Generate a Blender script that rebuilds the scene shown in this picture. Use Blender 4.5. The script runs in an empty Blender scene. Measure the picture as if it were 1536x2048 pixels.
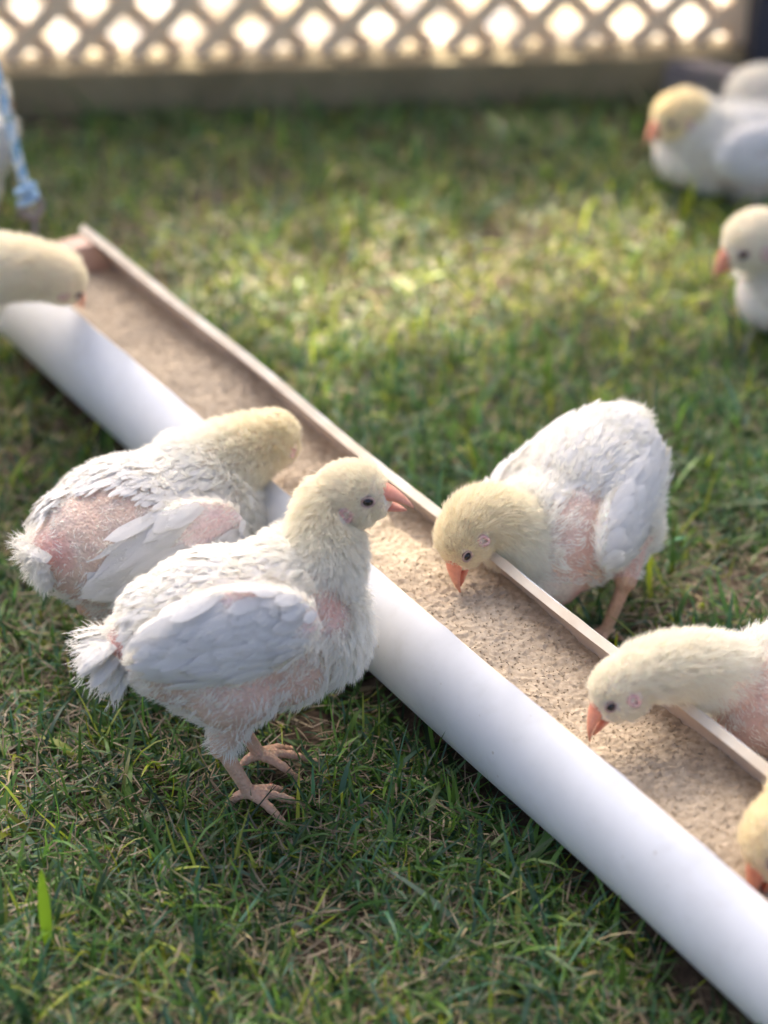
import bpy, bmesh, math, random
import numpy as np
from mathutils import Vector, Matrix, kdtree
from mathutils.bvhtree import BVHTree

R = math.radians
random.seed(7)
rng = np.random.default_rng(7)
sc = bpy.context.scene
COL = sc.collection

# ------------------------------------------------------------------ camera, sky, sun, exposure
CAM_H, PITCH, FPX = 0.96, R(33.0), 4436.0
cam = bpy.data.cameras.new('camera')
cam.sensor_fit = 'VERTICAL'; cam.sensor_height = 36.0; cam.lens = 36.0 * FPX / 2048.0
cam.clip_start = 0.05; cam.clip_end = 400
cam.dof.use_dof = True; cam.dof.focus_distance = 1.46; cam.dof.aperture_fstop = 3.0
camo = bpy.data.objects.new('camera', cam); COL.objects.link(camo)
camo.location = (0, 0, CAM_H); camo.rotation_euler = (R(90) - PITCH, 0, 0)
sc.camera = camo

SUN_EL, SUN_AZ = R(43), R(-17)          # azimuth measured from +Y towards +X
world = bpy.data.worlds.new('World'); sc.world = world; world.use_nodes = True
wn = world.node_tree; bg = wn.nodes['Background']
sky = wn.nodes.new('ShaderNodeTexSky'); sky.sky_type = 'NISHITA'; sky.sun_disc = False
sky.dust_density = 7.0; sky.ozone_density = 0.6; sky.air_density = 0.48
sky.sun_elevation = SUN_EL; sky.sun_rotation = SUN_AZ
wn.links.new(sky.outputs[0], bg.inputs[0]); bg.inputs[1].default_value = 0.15
sun = bpy.data.lights.new('sun', 'SUN'); sun.energy = 5.0; sun.angle = R(0.55); sun.color = (1.0, 0.90, 0.74)
suno = bpy.data.objects.new('sun', sun); COL.objects.link(suno)
sdir = Vector((math.sin(SUN_AZ) * math.cos(SUN_EL), math.cos(SUN_AZ) * math.cos(SUN_EL), math.sin(SUN_EL)))
suno.rotation_euler = sdir.to_track_quat('Z', 'Y').to_euler(); suno.location = (0, 4, 6)
sc.view_settings.view_transform = 'Standard'; sc.view_settings.look = 'None'
sc.view_settings.exposure = 1.84; sc.view_settings.gamma = 1; sc.view_settings.use_curve_mapping = False
sc.render.engine = 'CYCLES'
sc.cycles.use_denoising = True
sc.cycles.max_bounces = 10; sc.cycles.diffuse_bounces = 6; sc.cycles.transmission_bounces = 6; sc.cycles.transparent_max_bounces = 8
sc.cycles.sample_clamp_indirect = 6
sc.cycles_curves.shape = 'RIBBONS'

# ------------------------------------------------------------------ where a point of the photograph stands in the place
def ray(x, y):
    u, v = (x - 768) / FPX, -(y - 1024) / FPX
    return np.array([u, math.cos(PITCH) + v * math.sin(PITCH), -math.sin(PITCH) + v * math.cos(PITCH)])
def P(x, y, h):
    d = ray(x, y); return np.array([0, 0, CAM_H]) + d * ((h - CAM_H) / d[2])
def Q(x, y, Y):
    d = ray(x, y); return np.array([0, 0, CAM_H]) + d * (Y / d[1])
def nrm(v):
    v = np.asarray(v, float); return v / (np.linalg.norm(v, axis=-1, keepdims=True) + 1e-12)

# ------------------------------------------------------------------ materials
def mat(name):
    m = bpy.data.materials.new(name); m.use_nodes = True
    nt = m.node_tree; nt.nodes.clear()
    out = nt.nodes.new('ShaderNodeOutputMaterial')
    return m, nt, out
def N(nt, t, **kw):
    n = nt.nodes.new(t)
    for k, v in kw.items(): setattr(n, k, v)
    return n
def principled(nt, out, color=None, rough=0.6, spec=0.5):
    b = N(nt, 'ShaderNodeBsdfPrincipled')
    if color is not None: b.inputs['Base Color'].default_value = (*color, 1)
    b.inputs['Roughness'].default_value = rough
    b.inputs['Specular IOR Level'].default_value = spec
    nt.links.new(b.outputs[0], out.inputs[0]); return b
def noise(nt, scale, detail=4, rough=0.55, obj=True):
    tc = N(nt, 'ShaderNodeTexCoord'); n = N(nt, 'ShaderNodeTexNoise')
    n.inputs['Scale'].default_value = scale; n.inputs['Detail'].default_value = detail; n.inputs['Roughness'].default_value = rough
    nt.links.new(tc.outputs['Object'], n.inputs['Vector']); return n
def ramp(nt, src, stops):
    r = N(nt, 'ShaderNodeValToRGB'); cr = r.color_ramp
    while len(cr.elements) < len(stops): cr.elements.new(0.5)
    for e, (p, c) in zip(cr.elements, stops): e.position = p; e.color = (*c, 1)
    nt.links.new(src, r.inputs[0]); return r
def bump(nt, b, src, strength, dist):
    bp = N(nt, 'ShaderNodeBump'); bp.inputs['Strength'].default_value = strength; bp.inputs['Distance'].default_value = dist
    nt.links.new(src, bp.inputs['Height']); nt.links.new(bp.outputs[0], b.inputs['Normal']); return bp

def mat_simple(name, c1, c2, scale=30, rough=0.7, bstr=0.2, bdist=0.001, spec=0.3):
    m, nt, out = mat(name); b = principled(nt, out, c1, rough, spec)
    n = noise(nt, scale); r = ramp(nt, n.outputs[0], [(0.3, c1), (0.7, c2)])
    nt.links.new(r.outputs[0], b.inputs['Base Color']); bump(nt, b, n.outputs[0], bstr, bdist); return m

def mat_strand(name, translucency=0.4, rough=0.9, attr='Col', spec=0.0):
    m, nt, out = mat(name)
    a = N(nt, 'ShaderNodeAttribute', attribute_name=attr)
    d = N(nt, 'ShaderNodeBsdfDiffuse'); t = N(nt, 'ShaderNodeBsdfTranslucent'); mx = N(nt, 'ShaderNodeMixShader')
    mx.inputs[0].default_value = translucency
    nt.links.new(a.outputs['Color'], d.inputs[0]); nt.links.new(a.outputs['Color'], t.inputs[0])
    nt.links.new(d.outputs[0], mx.inputs[1]); nt.links.new(t.outputs[0], mx.inputs[2])
    last = mx
    if spec > 0:
        g = N(nt, 'ShaderNodeBsdfGlossy'); g.inputs['Roughness'].default_value = rough
        g.inputs[0].default_value = (1, 1, 1, 1)
        m2 = N(nt, 'ShaderNodeMixShader'); m2.inputs[0].default_value = spec
        nt.links.new(mx.outputs[0], m2.inputs[1]); nt.links.new(g.outputs[0], m2.inputs[2]); last = m2
    nt.links.new(last.outputs[0], out.inputs[0]); return m

M_down = mat_strand('down', 0.42)
M_grass = mat_strand('grass_blades', 0.42, rough=0.42, spec=0.03)
M_leaf = mat_strand('tree_leaves', 0.3)

def make_skin():
    m, nt, out = mat('chick_skin'); b = principled(nt, out, None, 0.75, 0.2)
    a = N(nt, 'ShaderNodeAttribute', attribute_name='Col')
    n = noise(nt, 420, 3)
    mixc = N(nt, 'ShaderNodeMix', data_type='RGBA', blend_type='MULTIPLY'); mixc.inputs[0].default_value = 0.45
    r = ramp(nt, n.outputs[0], [(0.35, (0.72, 0.66, 0.66)), (0.62, (1.05, 1.05, 1.05))])
    nt.links.new(a.outputs['Color'], mixc.inputs[6]); nt.links.new(r.outputs[0], mixc.inputs[7])
    nt.links.new(mixc.outputs[2], b.inputs['Base Color'])
    b.inputs['Subsurface Weight'].default_value = 0.25
    tc = N(nt, 'ShaderNodeTexCoord'); vo = N(nt, 'ShaderNodeTexVoronoi'); vo.inputs['Scale'].default_value = 420; nt.links.new(tc.outputs['Object'], vo.inputs['Vector'])
    ad = N(nt, 'ShaderNodeMath', operation='SUBTRACT'); nt.links.new(n.outputs[0], ad.inputs[0]); nt.links.new(vo.outputs['Distance'], ad.inputs[1])
    b.inputs['Subsurface Radius'].default_value = (1.0, 0.35, 0.2); b.inputs['Subsurface Scale'].default_value = 0.004
    bump(nt, b, ad.outputs[0], 0.8, 0.0010); return m
M_skin = make_skin()

def make_feather():
    m, nt, out = mat('white_feather')
    uv = N(nt, 'ShaderNodeUVMap'); uv.uv_map = 'UVMap'
    sep = N(nt, 'ShaderNodeSeparateXYZ'); nt.links.new(uv.outputs[0], sep.inputs[0])
    # barbs run obliquely from the shaft
    ab = N(nt, 'ShaderNodeMath', operation='ABSOLUTE'); nt.links.new(sep.outputs[0], ab.inputs[0])
    mu = N(nt, 'ShaderNodeMath', operation='MULTIPLY_ADD'); mu.inputs[1].default_value = -0.55
    nt.links.new(ab.outputs[0], mu.inputs[0]); nt.links.new(sep.outputs[1], mu.inputs[2])
    si = N(nt, 'ShaderNodeMath', operation='MULTIPLY'); si.inputs[1].default_value = 75.0; nt.links.new(mu.outputs[0], si.inputs[0])
    sn = N(nt, 'ShaderNodeMath', operation='SINE'); nt.links.new(si.outputs[0], sn.inputs[0])
    a = N(nt, 'ShaderNodeAttribute', attribute_name='Col')
    b = N(nt, 'ShaderNodeBsdfPrincipled'); b.inputs['Roughness'].default_value = 0.55
    b.inputs['Specular IOR Level'].default_value = 0.25
    nt.links.new(a.outputs['Color'], b.inputs['Base Color'])
    bump(nt, b, sn.outputs[0], 0.5, 0.0008)
    t = N(nt, 'ShaderNodeBsdfTranslucent'); nt.links.new(a.outputs['Color'], t.inputs[0])
    mx = N(nt, 'ShaderNodeMixShader'); mx.inputs[0].default_value = 0.25
    nt.links.new(b.outputs[0], mx.inputs[1]); nt.links.new(t.outputs[0], mx.inputs[2]); nt.links.new(mx.outputs[0], out.inputs[0]); return m
M_feather = make_feather()

def make_beak():
    m, nt, out = mat('beak_horn'); b = principled(nt, out, None, 0.42, 0.5)
    a = N(nt, 'ShaderNodeAttribute', attribute_name='Col'); n = noise(nt, 260, 3)
    mixc = N(nt, 'ShaderNodeMix', data_type='RGBA', blend_type='MULTIPLY'); mixc.inputs[0].default_value = 0.5
    r = ramp(nt, n.outputs[0], [(0.35, (0.75, 0.7, 0.68)), (0.65, (1.1, 1.1, 1.1))])
    nt.links.new(a.outputs['Color'], mixc.inputs[6]); nt.links.new(r.outputs[0], mixc.inputs[7]); nt.links.new(mixc.outputs[2], b.inputs['Base Color'])
    b.inputs['Subsurface Weight'].default_value = 0.2; b.inputs['Subsurface Radius'].default_value = (1, .3, .15); b.inputs['Subsurface Scale'].default_value = 0.002
    bump(nt, b, n.outputs[0], 0.3, 0.0005); return m
M_beak = make_beak()
m, nt, out = mat('eye_black'); principled(nt, out, (0.008, 0.006, 0.006), 0.08, 0.6); M_eye = m
M_lid = mat_simple('eyelid', (0.38, 0.26, 0.23), (0.52, 0.38, 0.32), 300)
M_ear = mat_simple('ear_skin', (0.66, 0.38, 0.36), (0.74, 0.50, 0.45), 380)
M_comb = mat_simple('comb_skin', (0.62, 0.16, 0.12), (0.70, 0.25, 0.18), 380)

def make_pvc():
    m, nt, out = mat('white_plastic_pipe'); b = principled(nt, out, None, 0.32, 0.5)
    n = noise(nt, 22, 5, 0.6); r1 = ramp(nt, n.outputs[0], [(0.35, (0.75, 0.755, 0.755)), (0.6, (0.80, 0.805, 0.81))])
    v = N(nt, 'ShaderNodeTexVoronoi'); v.inputs['Scale'].default_value = 55
    tc = N(nt, 'ShaderNodeTexCoord'); nt.links.new(tc.outputs['Object'], v.inputs['Vector'])
    speck = ramp(nt, v.outputs['Distance'], [(0.03, (1, 1, 1)), (0.075, (0, 0, 0))])
    v2 = noise(nt, 13, 2); gate = ramp(nt, v2.outputs[0], [(0.42, (0, 0, 0)), (0.52, (1, 1, 1))])
    mul = N(nt, 'ShaderNodeMath', operation='MULTIPLY'); nt.links.new(speck.outputs[0], mul.inputs[0]); nt.links.new(gate.outputs[0], mul.inputs[1])
    m2 = N(nt, 'ShaderNodeMath', operation='MULTIPLY'); m2.inputs[1].default_value = 0.75; nt.links.new(mul.outputs[0], m2.inputs[0])
    mx = N(nt, 'ShaderNodeMix', data_type='RGBA'); nt.links.new(m2.outputs[0], mx.inputs[0]); nt.links.new(r1.outputs[0], mx.inputs[6])
    mx.inputs[7].default_value = (0.42, 0.36, 0.28, 1)
    # faint grime smears and fine scratches running along the pipe
    mp = N(nt, 'ShaderNodeMapping'); mp.inputs['Rotation'].default_value = (0, 0, R(56)); mp.inputs['Scale'].default_value = (6, 90, 90); nt.links.new(tc.outputs['Object'], mp.inputs['Vector'])
    ns_ = N(nt, 'ShaderNodeTexNoise'); ns_.inputs['Scale'].default_value = 1.0; ns_.inputs['Detail'].default_value = 5; nt.links.new(mp.outputs[0], ns_.inputs['Vector'])
    sm = ramp(nt, ns_.outputs[0], [(0.56, (0, 0, 0)), (0.84, (.16, .16, .16))]); mx2 = N(nt, 'ShaderNodeMix', data_type='RGBA'); nt.links.new(sm.outputs[0], mx2.inputs[0]); nt.links.new(mx.outputs[2], mx2.inputs[6]); mx2.inputs[7].default_value = (.42, .37, .29, 1)
    nt.links.new(mx2.outputs[2], b.inputs['Base Color'])
    nb = noise(nt, 7, 3); bump(nt, b, nb.outputs[0], 0.12, 0.004)
    rr = ramp(nt, n.outputs[0], [(0.3, (0.26,) * 3), (0.7, (0.42,) * 3)]); nt.links.new(rr.outputs[0], b.inputs['Roughness'])
    return m
M_pvc = make_pvc()
M_dusty = mat_simple('dusty_pipe_lining', (0.56, 0.45, 0.36), (0.66, 0.57, 0.48), 38, 0.85, 0.2, 0.0006)
M_rim = mat_simple('cut_pipe_rim', (0.70, 0.60, 0.46), (0.80, 0.73, 0.60), 45, 0.7, 0.2, 0.0005)
M_feed = mat_simple('feed_meal', (0.38, 0.305, 0.215), (0.55, 0.46, 0.345), 260, 0.9, 0.5, 0.001, 0.1)
M_wood_cap = mat_simple('end_block_wood', (0.50, 0.33, 0.25), (0.62, 0.45, 0.36), 40, 0.8)
M_metal = mat_simple('dark_steel', (0.09, 0.08, 0.085), (0.2, 0.19, 0.19), 120, 0.35, 0.1, 0.0003, 0.7)
M_wood = mat_simple('fence_timber', (0.78, 0.58, 0.37), (0.88, 0.70, 0.48), 25, 0.85, 0.3, 0.001)
M_board = mat_simple('sill_timber', (0.20, 0.16, 0.085), (0.31, 0.25, 0.14), 14, 0.85, 0.3, 0.001)
M_dark = mat_simple('slate_paint', (0.035, 0.038, 0.05), (0.06, 0.062, 0.075), 9, 0.6)
M_weath = mat_simple('weathered_board', (0.17, 0.15, 0.15), (0.27, 0.23, 0.21), 16, 0.9, 0.3, 0.001)
M_rope = mat_strand('rope_fibre', 0.1)
M_bark = mat_simple('bark', (0.07, 0.05, 0.035), (0.14, 0.11, 0.08), 14, 0.95, 0.8, 0.01)
M_paving = mat_simple('pale_paving', (0.50, 0.40, 0.20), (0.56, 0.56, 0.56), 13.0, 0.9, 0.2, 0.002)

def make_soil():
    m, nt, out = mat('soil'); b = principled(nt, out, None, 0.95, 0.1)
    n = noise(nt, 60, 6, 0.7); r = ramp(nt, n.outputs[0], [(0.3, (0.03, 0.022, 0.016)), (0.5, (0.085, 0.06, 0.042)), (0.72, (0.20, 0.145, 0.10))])
    nt.links.new(r.outputs[0], b.inputs['Base Color']); bump(nt, b, n.outputs[0], 0.8, 0.004); return m
M_soil = make_soil()

# ------------------------------------------------------------------ mesh helpers
def link(name, me, m=None, parent=None, kind=None, smooth=True):
    if m is not None and len(me.materials) == 0: me.materials.append(m)
    if smooth and hasattr(me, 'polygons'): me.polygons.foreach_set('use_smooth', np.ones(len(me.polygons), bool))
    o = bpy.data.objects.new(name, me); COL.objects.link(o)
    if parent is not None: o.parent = parent
    if kind: o['kind'] = kind
    return o
def mesh(name, V, F):
    me = bpy.data.meshes.new(name); me.from_pydata([tuple(v) for v in V], [], [tuple(f) for f in F]); me.update(); return me
def fast_mesh(name, V, quads, loopcols=None, vcols=None, uv=None):
    """V (n,3), quads (m,k) with one k for all"""
    me = bpy.data.meshes.new(name); V = np.ascontiguousarray(V, np.float32); q = np.ascontiguousarray(quads, np.int32)
    k = q.shape[1]
    me.vertices.add(len(V)); me.vertices.foreach_set('co', V.ravel())
    me.loops.add(q.size); me.loops.foreach_set('vertex_index', q.ravel())
    me.polygons.add(len(q)); me.polygons.foreach_set('loop_start', np.arange(0, q.size, k, dtype=np.int32))
    me.update(calc_edges=True)
    if vcols is not None: set_col(me, vcols)
    if uv is not None:
        l = me.uv_layers.new(name='UVMap'); l.data.foreach_set('uv', np.ascontiguousarray(uv[q.ravel()], np.float32).ravel())
    me.validate(); return me
def set_col(me, c):
    a = me.color_attributes.new('Col', 'FLOAT_COLOR', 'POINT')
    c4 = np.ones((len(me.vertices), 4), np.float32); c4[:, :3] = c; a.data.foreach_set('color', c4.ravel())
def tag(o, label, cat, group=None, kind=None):
    if label: o['label'] = label
    if cat: o['category'] = cat
    if group: o['group'] = group
    if kind: o['kind'] = kind
    return o
def empty(name, loc, label, cat, group=None):
    o = bpy.data.objects.new(name, None); COL.objects.link(o); o.location = loc; o.empty_display_size = 0.02
    return tag(o, label, cat, group)
def box_mesh(name, sx, sy, sz, bevel=0.002):
    bm = bmesh.new(); bmesh.ops.create_cube(bm, size=1)
    for v in bm.verts: v.co = Vector((v.co.x * sx, v.co.y * sy, v.co.z * sz))
    if bevel: bmesh.ops.bevel(bm, geom=bm.edges[:], offset=bevel, segments=2, affect='EDGES')
    me = bpy.data.meshes.new(name); bm.to_mesh(me); bm.free(); return me
def tube(pts, radii, seg=10, cap=True):
    pts = np.asarray(pts, float); n = len(pts); t = nrm(np.gradient(pts, axis=0))
    up = np.array([0, 0, 1.0]) if abs(t[0][2]) < 0.9 else np.array([1.0, 0, 0])
    V = []; F = []; a = nrm(np.cross(t[0], up))
    for i in range(n):
        a = nrm(a - t[i] * (a @ t[i])); b = np.cross(t[i], a)
        for k in range(seg):
            w = 2 * math.pi * k / seg; V.append(pts[i] + radii[i] * (math.cos(w) * a + math.sin(w) * b))
    for i in range(n - 1):
        for k in range(seg):
            k2 = (k + 1) % seg; F.append((i * seg + k, i * seg + k2, (i + 1) * seg + k2, (i + 1) * seg + k))
    if cap: F.append(tuple(range(seg))[::-1]); F.append(tuple((n - 1) * seg + k for k in range(seg)))
    return V, F
def hermite(p0, p1, m0, m1, n):
    t = np.linspace(0, 1, n)[:, None]
    return (2*t**3 - 3*t**2 + 1)*p0 + (t**3 - 2*t**2 + t)*m0 + (-2*t**3 + 3*t**2)*p1 + (t**3 - t**2)*m1

bm = bmesh.new(); bmesh.ops.create_icosphere(bm, subdivisions=3, radius=1)
ICO_V = np.array([v.co[:] for v in bm.verts]); ICO_F = np.array([[v.index for v in f.verts] for f in bm.faces]); bm.free()
bm = bmesh.new(); bmesh.ops.create_icosphere(bm, subdivisions=2, radius=1)
ICO2_V = np.array([v.co[:] for v in bm.verts]); ICO2_F = np.array([[v.index for v in f.verts] for f in bm.faces]); bm.free()

def vnoise(p, f, seed=0):
    r = np.random.default_rng(seed); v = 0
    for k in range(5):
        w = nrm(r.normal(0, 1, 3)) * f * r.uniform(.7, 1.5); v = v + np.sin(p @ w + r.uniform(0, 6.28) + 1.3 * np.sin(p @ (np.roll(w, 1) * .7)))
    return v / 5

# ------------------------------------------------------------------ the setting
g = mesh('ground', [(-60, -60, 0), (60, -60, 0), (60, 60, 0), (-60, 60, 0)], [(0, 1, 2, 3)])
tag(link('ground', g, M_soil, smooth=False), None, None, kind='structure')

FA, FB = P(0, 152, .05), P(1536, 112, .05)          # front top edge of the sill board
fd = nrm(FB - FA); fn = np.array([-fd[1], fd[0], 0])     # along the fence, away from the camera
pv0 = FA + fn * 0.12 - fd * 6; pv1 = FA + fn * 0.12 + fd * 7
pav = mesh('paving', [(*pv0[:2], .004), (*pv1[:2], .004), (*(pv1 + fn * 5)[:2], .004), (*(pv0 + fn * 5)[:2], .004)], [(0, 1, 2, 3)])
tag(link('paving', pav, M_paving, smooth=False), None, None, kind='structure')

# ------------------------------------------------------------------ fence of crossed lath
def frame_mat(o, origin, xdir, zdir=(0, 0, 1)):
    x = Vector(xdir).normalized(); z = Vector(zdir).normalized(); y = z.cross(x).normalized(); z = x.cross(y)
    o.matrix_local = Matrix.Translation(Vector(origin)) @ Matrix((x, y, z)).transposed().to_4x4()
ang = math.atan2(fd[1], fd[0])
fence = empty('lattice_fence', (*(FA)[:2], 0), 'wooden lattice fence of crossed diagonal slats on a sill board behind the lawn', 'fence')
fence.rotation_euler = (0, 0, ang)
# local frame: x along fence, y away, z up
L0 = -0.75; L1 = float(np.dot(P(1462, 60, .05)[:2] - FA[:2], fd[:2]))
L1 = float(np.dot(Q(1482, 60, FB[1] + .04)[:2] - FA[:2], fd[:2]))
LH = 0.20
o = link('sill_board', box_mesh('sill_board', L1 - L0 + .3, .062, .06, .003), M_board, fence, smooth=False); o.location = ((L0 + L1 - .3) / 2 + .0, .031, .020)
sw, pitch_ = .0205, .049
def slat(sign, c, y):
    # line: z = sign*(x-c); clip to box
    z0, z1 = .052, LH
    xa, xb = (c + z0 * sign, c + z1 * sign)
    lo, hi = min(xa, xb), max(xa, xb)
    lo2, hi2 = max(lo, L0), min(hi, L1 - .012)
    if hi2 - lo2 < .02: return
    za, zb = sign * (lo2 - c), sign * (hi2 - c)
    ln = math.hypot(hi2 - lo2, zb - za)
    key = round(ln, 3)
    if key not in slat.cache: slat.cache[key] = box_mesh('slat', key, .006, sw, .0008)
    o = link('slat', slat.cache[key], M_wood, fence, smooth=False)
    o.location = ((lo2 + hi2) / 2, y, (za + zb) / 2); o.rotation_euler = (0, -math.atan2(zb - za, hi2 - lo2), 0)
slat.cache = {}
dx = pitch_ * math.sqrt(2)
k = 0; c = L0 - LH
while c < L1 + LH:
    slat(1, c, .040); slat(-1, c + .018, .0475); c += dx
o = link('frame_stile', box_mesh('frame_stile', .026, .024, LH, .002), M_wood, fence, smooth=False); o.location = (L1 - .002, .0436, LH / 2 + .051)
o = link('top_rail', box_mesh('top_rail', L1 - L0, .03, .03, .003), M_wood, fence, smooth=False); o.location = ((L0 + L1) / 2, .0437, LH + .066)
pc = Q(1484, 60, FB[1] + .0)
pl = float(np.dot(pc[:2] - FA[:2], fd[:2])) + .012 + .07
post = link('fence_post', box_mesh('fence_post', .14, .12, 1.3, .004), M_dark, None, smooth=False)
pw = FA + fd * (pl + .0) + fn * .05
post.location = (pw[0], pw[1], .65); post.rotation_euler = (0, 0, ang)
tag(post, 'dark slate post at the right end of the lattice fence', 'post')
# side board lying towards the camera at the right
s0, s1 = P(1262, 112, .045), P(1560, 182, .045)
sd = nrm(s1 - s0); sl = np.linalg.norm(s1 - s0) + .35
sb = link('side_board', box_mesh('side_board', sl, .03, .07, .003), M_weath, None, smooth=False)
mid = s0 + sd * (sl / 2 + .0) + np.array([-sd[1], sd[0], 0]) * .018
sb.location = (mid[0], mid[1], .012); sb.rotation_euler = (0, 0, math.atan2(sd[1], sd[0]))
tag(sb, 'weathered grey board on edge running forward from the dark post', 'board')

# ------------------------------------------------------------------ unseen tree added beyond the fence to shade the chicks
def build_tree():
    base = Vector((-2.9, 7.4, 0))
    t = empty('added_shade_tree', base, 'unseen leafy tree added beyond the fence to throw dappled shade over the lawn', 'tree')
    pts = [(0, 0, 0), (.05, .02, 1.0), (-.05, .05, 2.0), (.1, 0, 3.2), (.6, -.1, 4.4)]
    V, F = tube(pts, [.16, .13, .11, .09, .06], 14); link('trunk', mesh('trunk', V, F), M_bark, t)
    for e in ((1.8, -.2, 4.9), (2.6, .2, 5.6), (-.8, .3, 5.2), (1.2, .8, 5.7), (1.3, -1.0, 5.0)):
        V, F = tube(hermite(np.array([.1, 0, 3.1]), np.array(e), np.array([.2, 0, 1.4]), np.array([e[0] * .8, e[1], .6]), 8), np.linspace(.06, .015, 8), 8)
        link('limb', mesh('limb', V, F), M_bark, t)
    r = np.random.default_rng(3); n = 27000
    # clumps of leaves in the crown's volume
    cl = []
    while len(cl) < 520:
        p = r.uniform((-1.6, -1.3, 4.25), (4.4, 1.3, 7.6))
        if ((p[0] - 1.4) / 3.1) ** 2 + (p[1] / 1.4) ** 2 + ((p[2] - 5.9) / 1.75) ** 2 < 1: cl.append(p)
    cl = np.array(cl); c = cl[r.integers(0, len(cl), n)] + r.normal(0, .15, (n, 3))
    # leaves removed to let sun onto the fence and lawn behind the trough
    sv = np.array(sdir); wp = c + np.array(base); gp = wp - sv * (wp[:, 2] / sv[2])[:, None]
    c0 = np.array([.03, 1.88]); q_ = gp[:, :2] - c0; q_ = np.stack([q_[:, 0] * .96 + q_[:, 1] * .28, -q_[:, 0] * .28 + q_[:, 1] * .96], 1)
    open_ = (gp[:, 0] < .34) & ((q_[:, 0] / .33) ** 2 + (q_[:, 1] / .19) ** 2 < 1 + .35 * np.sin(q_[:, 0] * 31))
    keep = ~((open_ & (r.random(n) < .97)) | ((gp[:, 1] > 2.22) & ((gp[:, 0] < .26) | (gp[:, 1] > 2.36)) & (r.random(n) < .93)))
    c = c[keep]; n = len(c)
    d = nrm(r.normal(0, 1, (n, 3)) + [0, 0, -.3]); s = nrm(np.cross(d, r.normal(0, 1, (n, 3)))); L = r.uniform(.07, .13, n)[:, None]; W = L * .34
    V = np.stack([c, c + d * L * .45 + s * W, c + d * L, c + d * L * .45 - s * W], 1).reshape(-1, 3)
    q = np.arange(n * 4).reshape(n, 4)
    colr = np.repeat(np.array([.05, .10, .025]) * r.uniform(.6, 1.5, (n, 1)), 4, 0)
    o = link('crown', fast_mesh('crown', V, q, vcols=colr), M_leaf, t, 'stuff')
build_tree()

# ------------------------------------------------------------------ trough
NR0, NR1 = P(92, 572, .112), P(1536, 1786, .106)
FR0, FR1 = P(150, 440, .112), P(1536, 1551, .106)
ax0 = (NR0 + FR0) / 2; ax1 = (NR1 + FR1) / 2
td = nrm(ax1 - ax0); ax0 = ax0 - td * .036; tdh = nrm([td[0], td[1], 0]); tn = np.array([-tdh[1], tdh[0], 0])
if tn @ (FR0 - NR0) < 0: tn = -tn                       # tn points away from the camera
TR, TT = .0600, .0062
half = .0375; phi = math.asin(half / (TR - TT / 2))
TL = np.linalg.norm(ax1 - ax0) + .30
axc = lambda s: ax0 + td * s - np.array([0, 0, 1]) * TR * math.cos(phi)
trough = empty('feed_trough', tuple(axc(0) * [1, 1, 0]), 'long white plastic pipe cut open along its top as a feed trough', 'trough')
tb = np.array(trough.location)
upv = np.cross(td, tn); upv = upv if upv[2] > 0 else -upv
def trough_mesh():
    V = []; F = []; mats = []; ns = 260; na = 40
    angs = np.linspace(phi, 2 * math.pi - phi, na + 1)
    prof = [(TR * math.sin(a), TR * math.cos(a), 0) for a in angs] + [((TR - TT) * math.sin(a), (TR - TT) * math.cos(a), 1) for a in angs[::-1]]
    m_ = len(prof)
    for i in range(ns + 1):
        s = TL * i / ns; wob = .0012 * math.sin(s * 9) + .0008 * math.sin(s * 23 + 1)
        for (x, y, k) in prof:
            c = axc(s) - tb; V.append(c + tn * x * (1 + wob * 8 * max(0, y / TR)) + upv * (y + wob + (.0006 * math.sin(s * 71 + x * 200) + .0004 * math.sin(s * 173)) * (y > .042)))
    for i in range(ns):
        for k in range(m_):
            k2 = (k + 1) % m_; F.append((i * m_ + k, i * m_ + k2, (i + 1) * m_ + k2, (i + 1) * m_ + k))
            mats.append(1 if (k > na and k < m_ - 1) else (2 if k in (na, m_ - 1) else 0))
    for i in (0, ns):
        for k in range(na):
            F.append((i * m_ + k, i * m_ + k + 1, i * m_ + m_ - 2 - k, i * m_ + m_ - 1 - k)); mats.append(0)
    return V, F, mats
V, F, mats = trough_mesh(); me = mesh('pipe', V, F)
for mm in (M_pvc, M_dusty, M_rim): me.materials.append(mm)
me.polygons.foreach_set('material_index', mats); bm = bmesh.new(); bm.from_mesh(me); bmesh.ops.recalc_face_normals(bm, faces=bm.faces)
for e in bm.edges:
    if len(e.link_faces) == 2 and e.link_faces[0].material_index != e.link_faces[1].material_index: e.smooth = False
bm.to_mesh(me); bm.free(); link('pipe', me, None, trough)
# half-round block that closes the far end
def end_block():
    V = []; F = []; na = 22; a0 = phi * 1.02
    angs = np.linspace(a0, 2 * math.pi - a0, na)
    for s in (.004, .028):
        for a in angs: V.append(axc(s) - tb + tn * (TR - TT - .0006) * math.sin(a) + upv * (TR - TT - .0006) * math.cos(a))
    F.append(tuple(range(na))[::-1]); F.append(tuple(range(na, 2 * na)))
    for k in range(na): k2 = (k + 1) % na; F.append((k, k2, na + k2, na + k))
    me = mesh('end_block', V, F); bm = bmesh.new(); bm.from_mesh(me); bmesh.ops.recalc_face_normals(bm, faces=bm.faces)
    bmesh.ops.bevel(bm, geom=bm.edges[:], offset=.0012, segments=2, affect='EDGES'); bm.to_mesh(me); bm.free(); return me
link('end_block', end_block(), M_wood_cap, trough, smooth=False)
# small drilled hole near the corner, lined dark
hp = P(112, 585, .100); V, F = tube([hp - tb - tn * .008, hp - tb + tn * .001], [.003, .003], 12)
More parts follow.
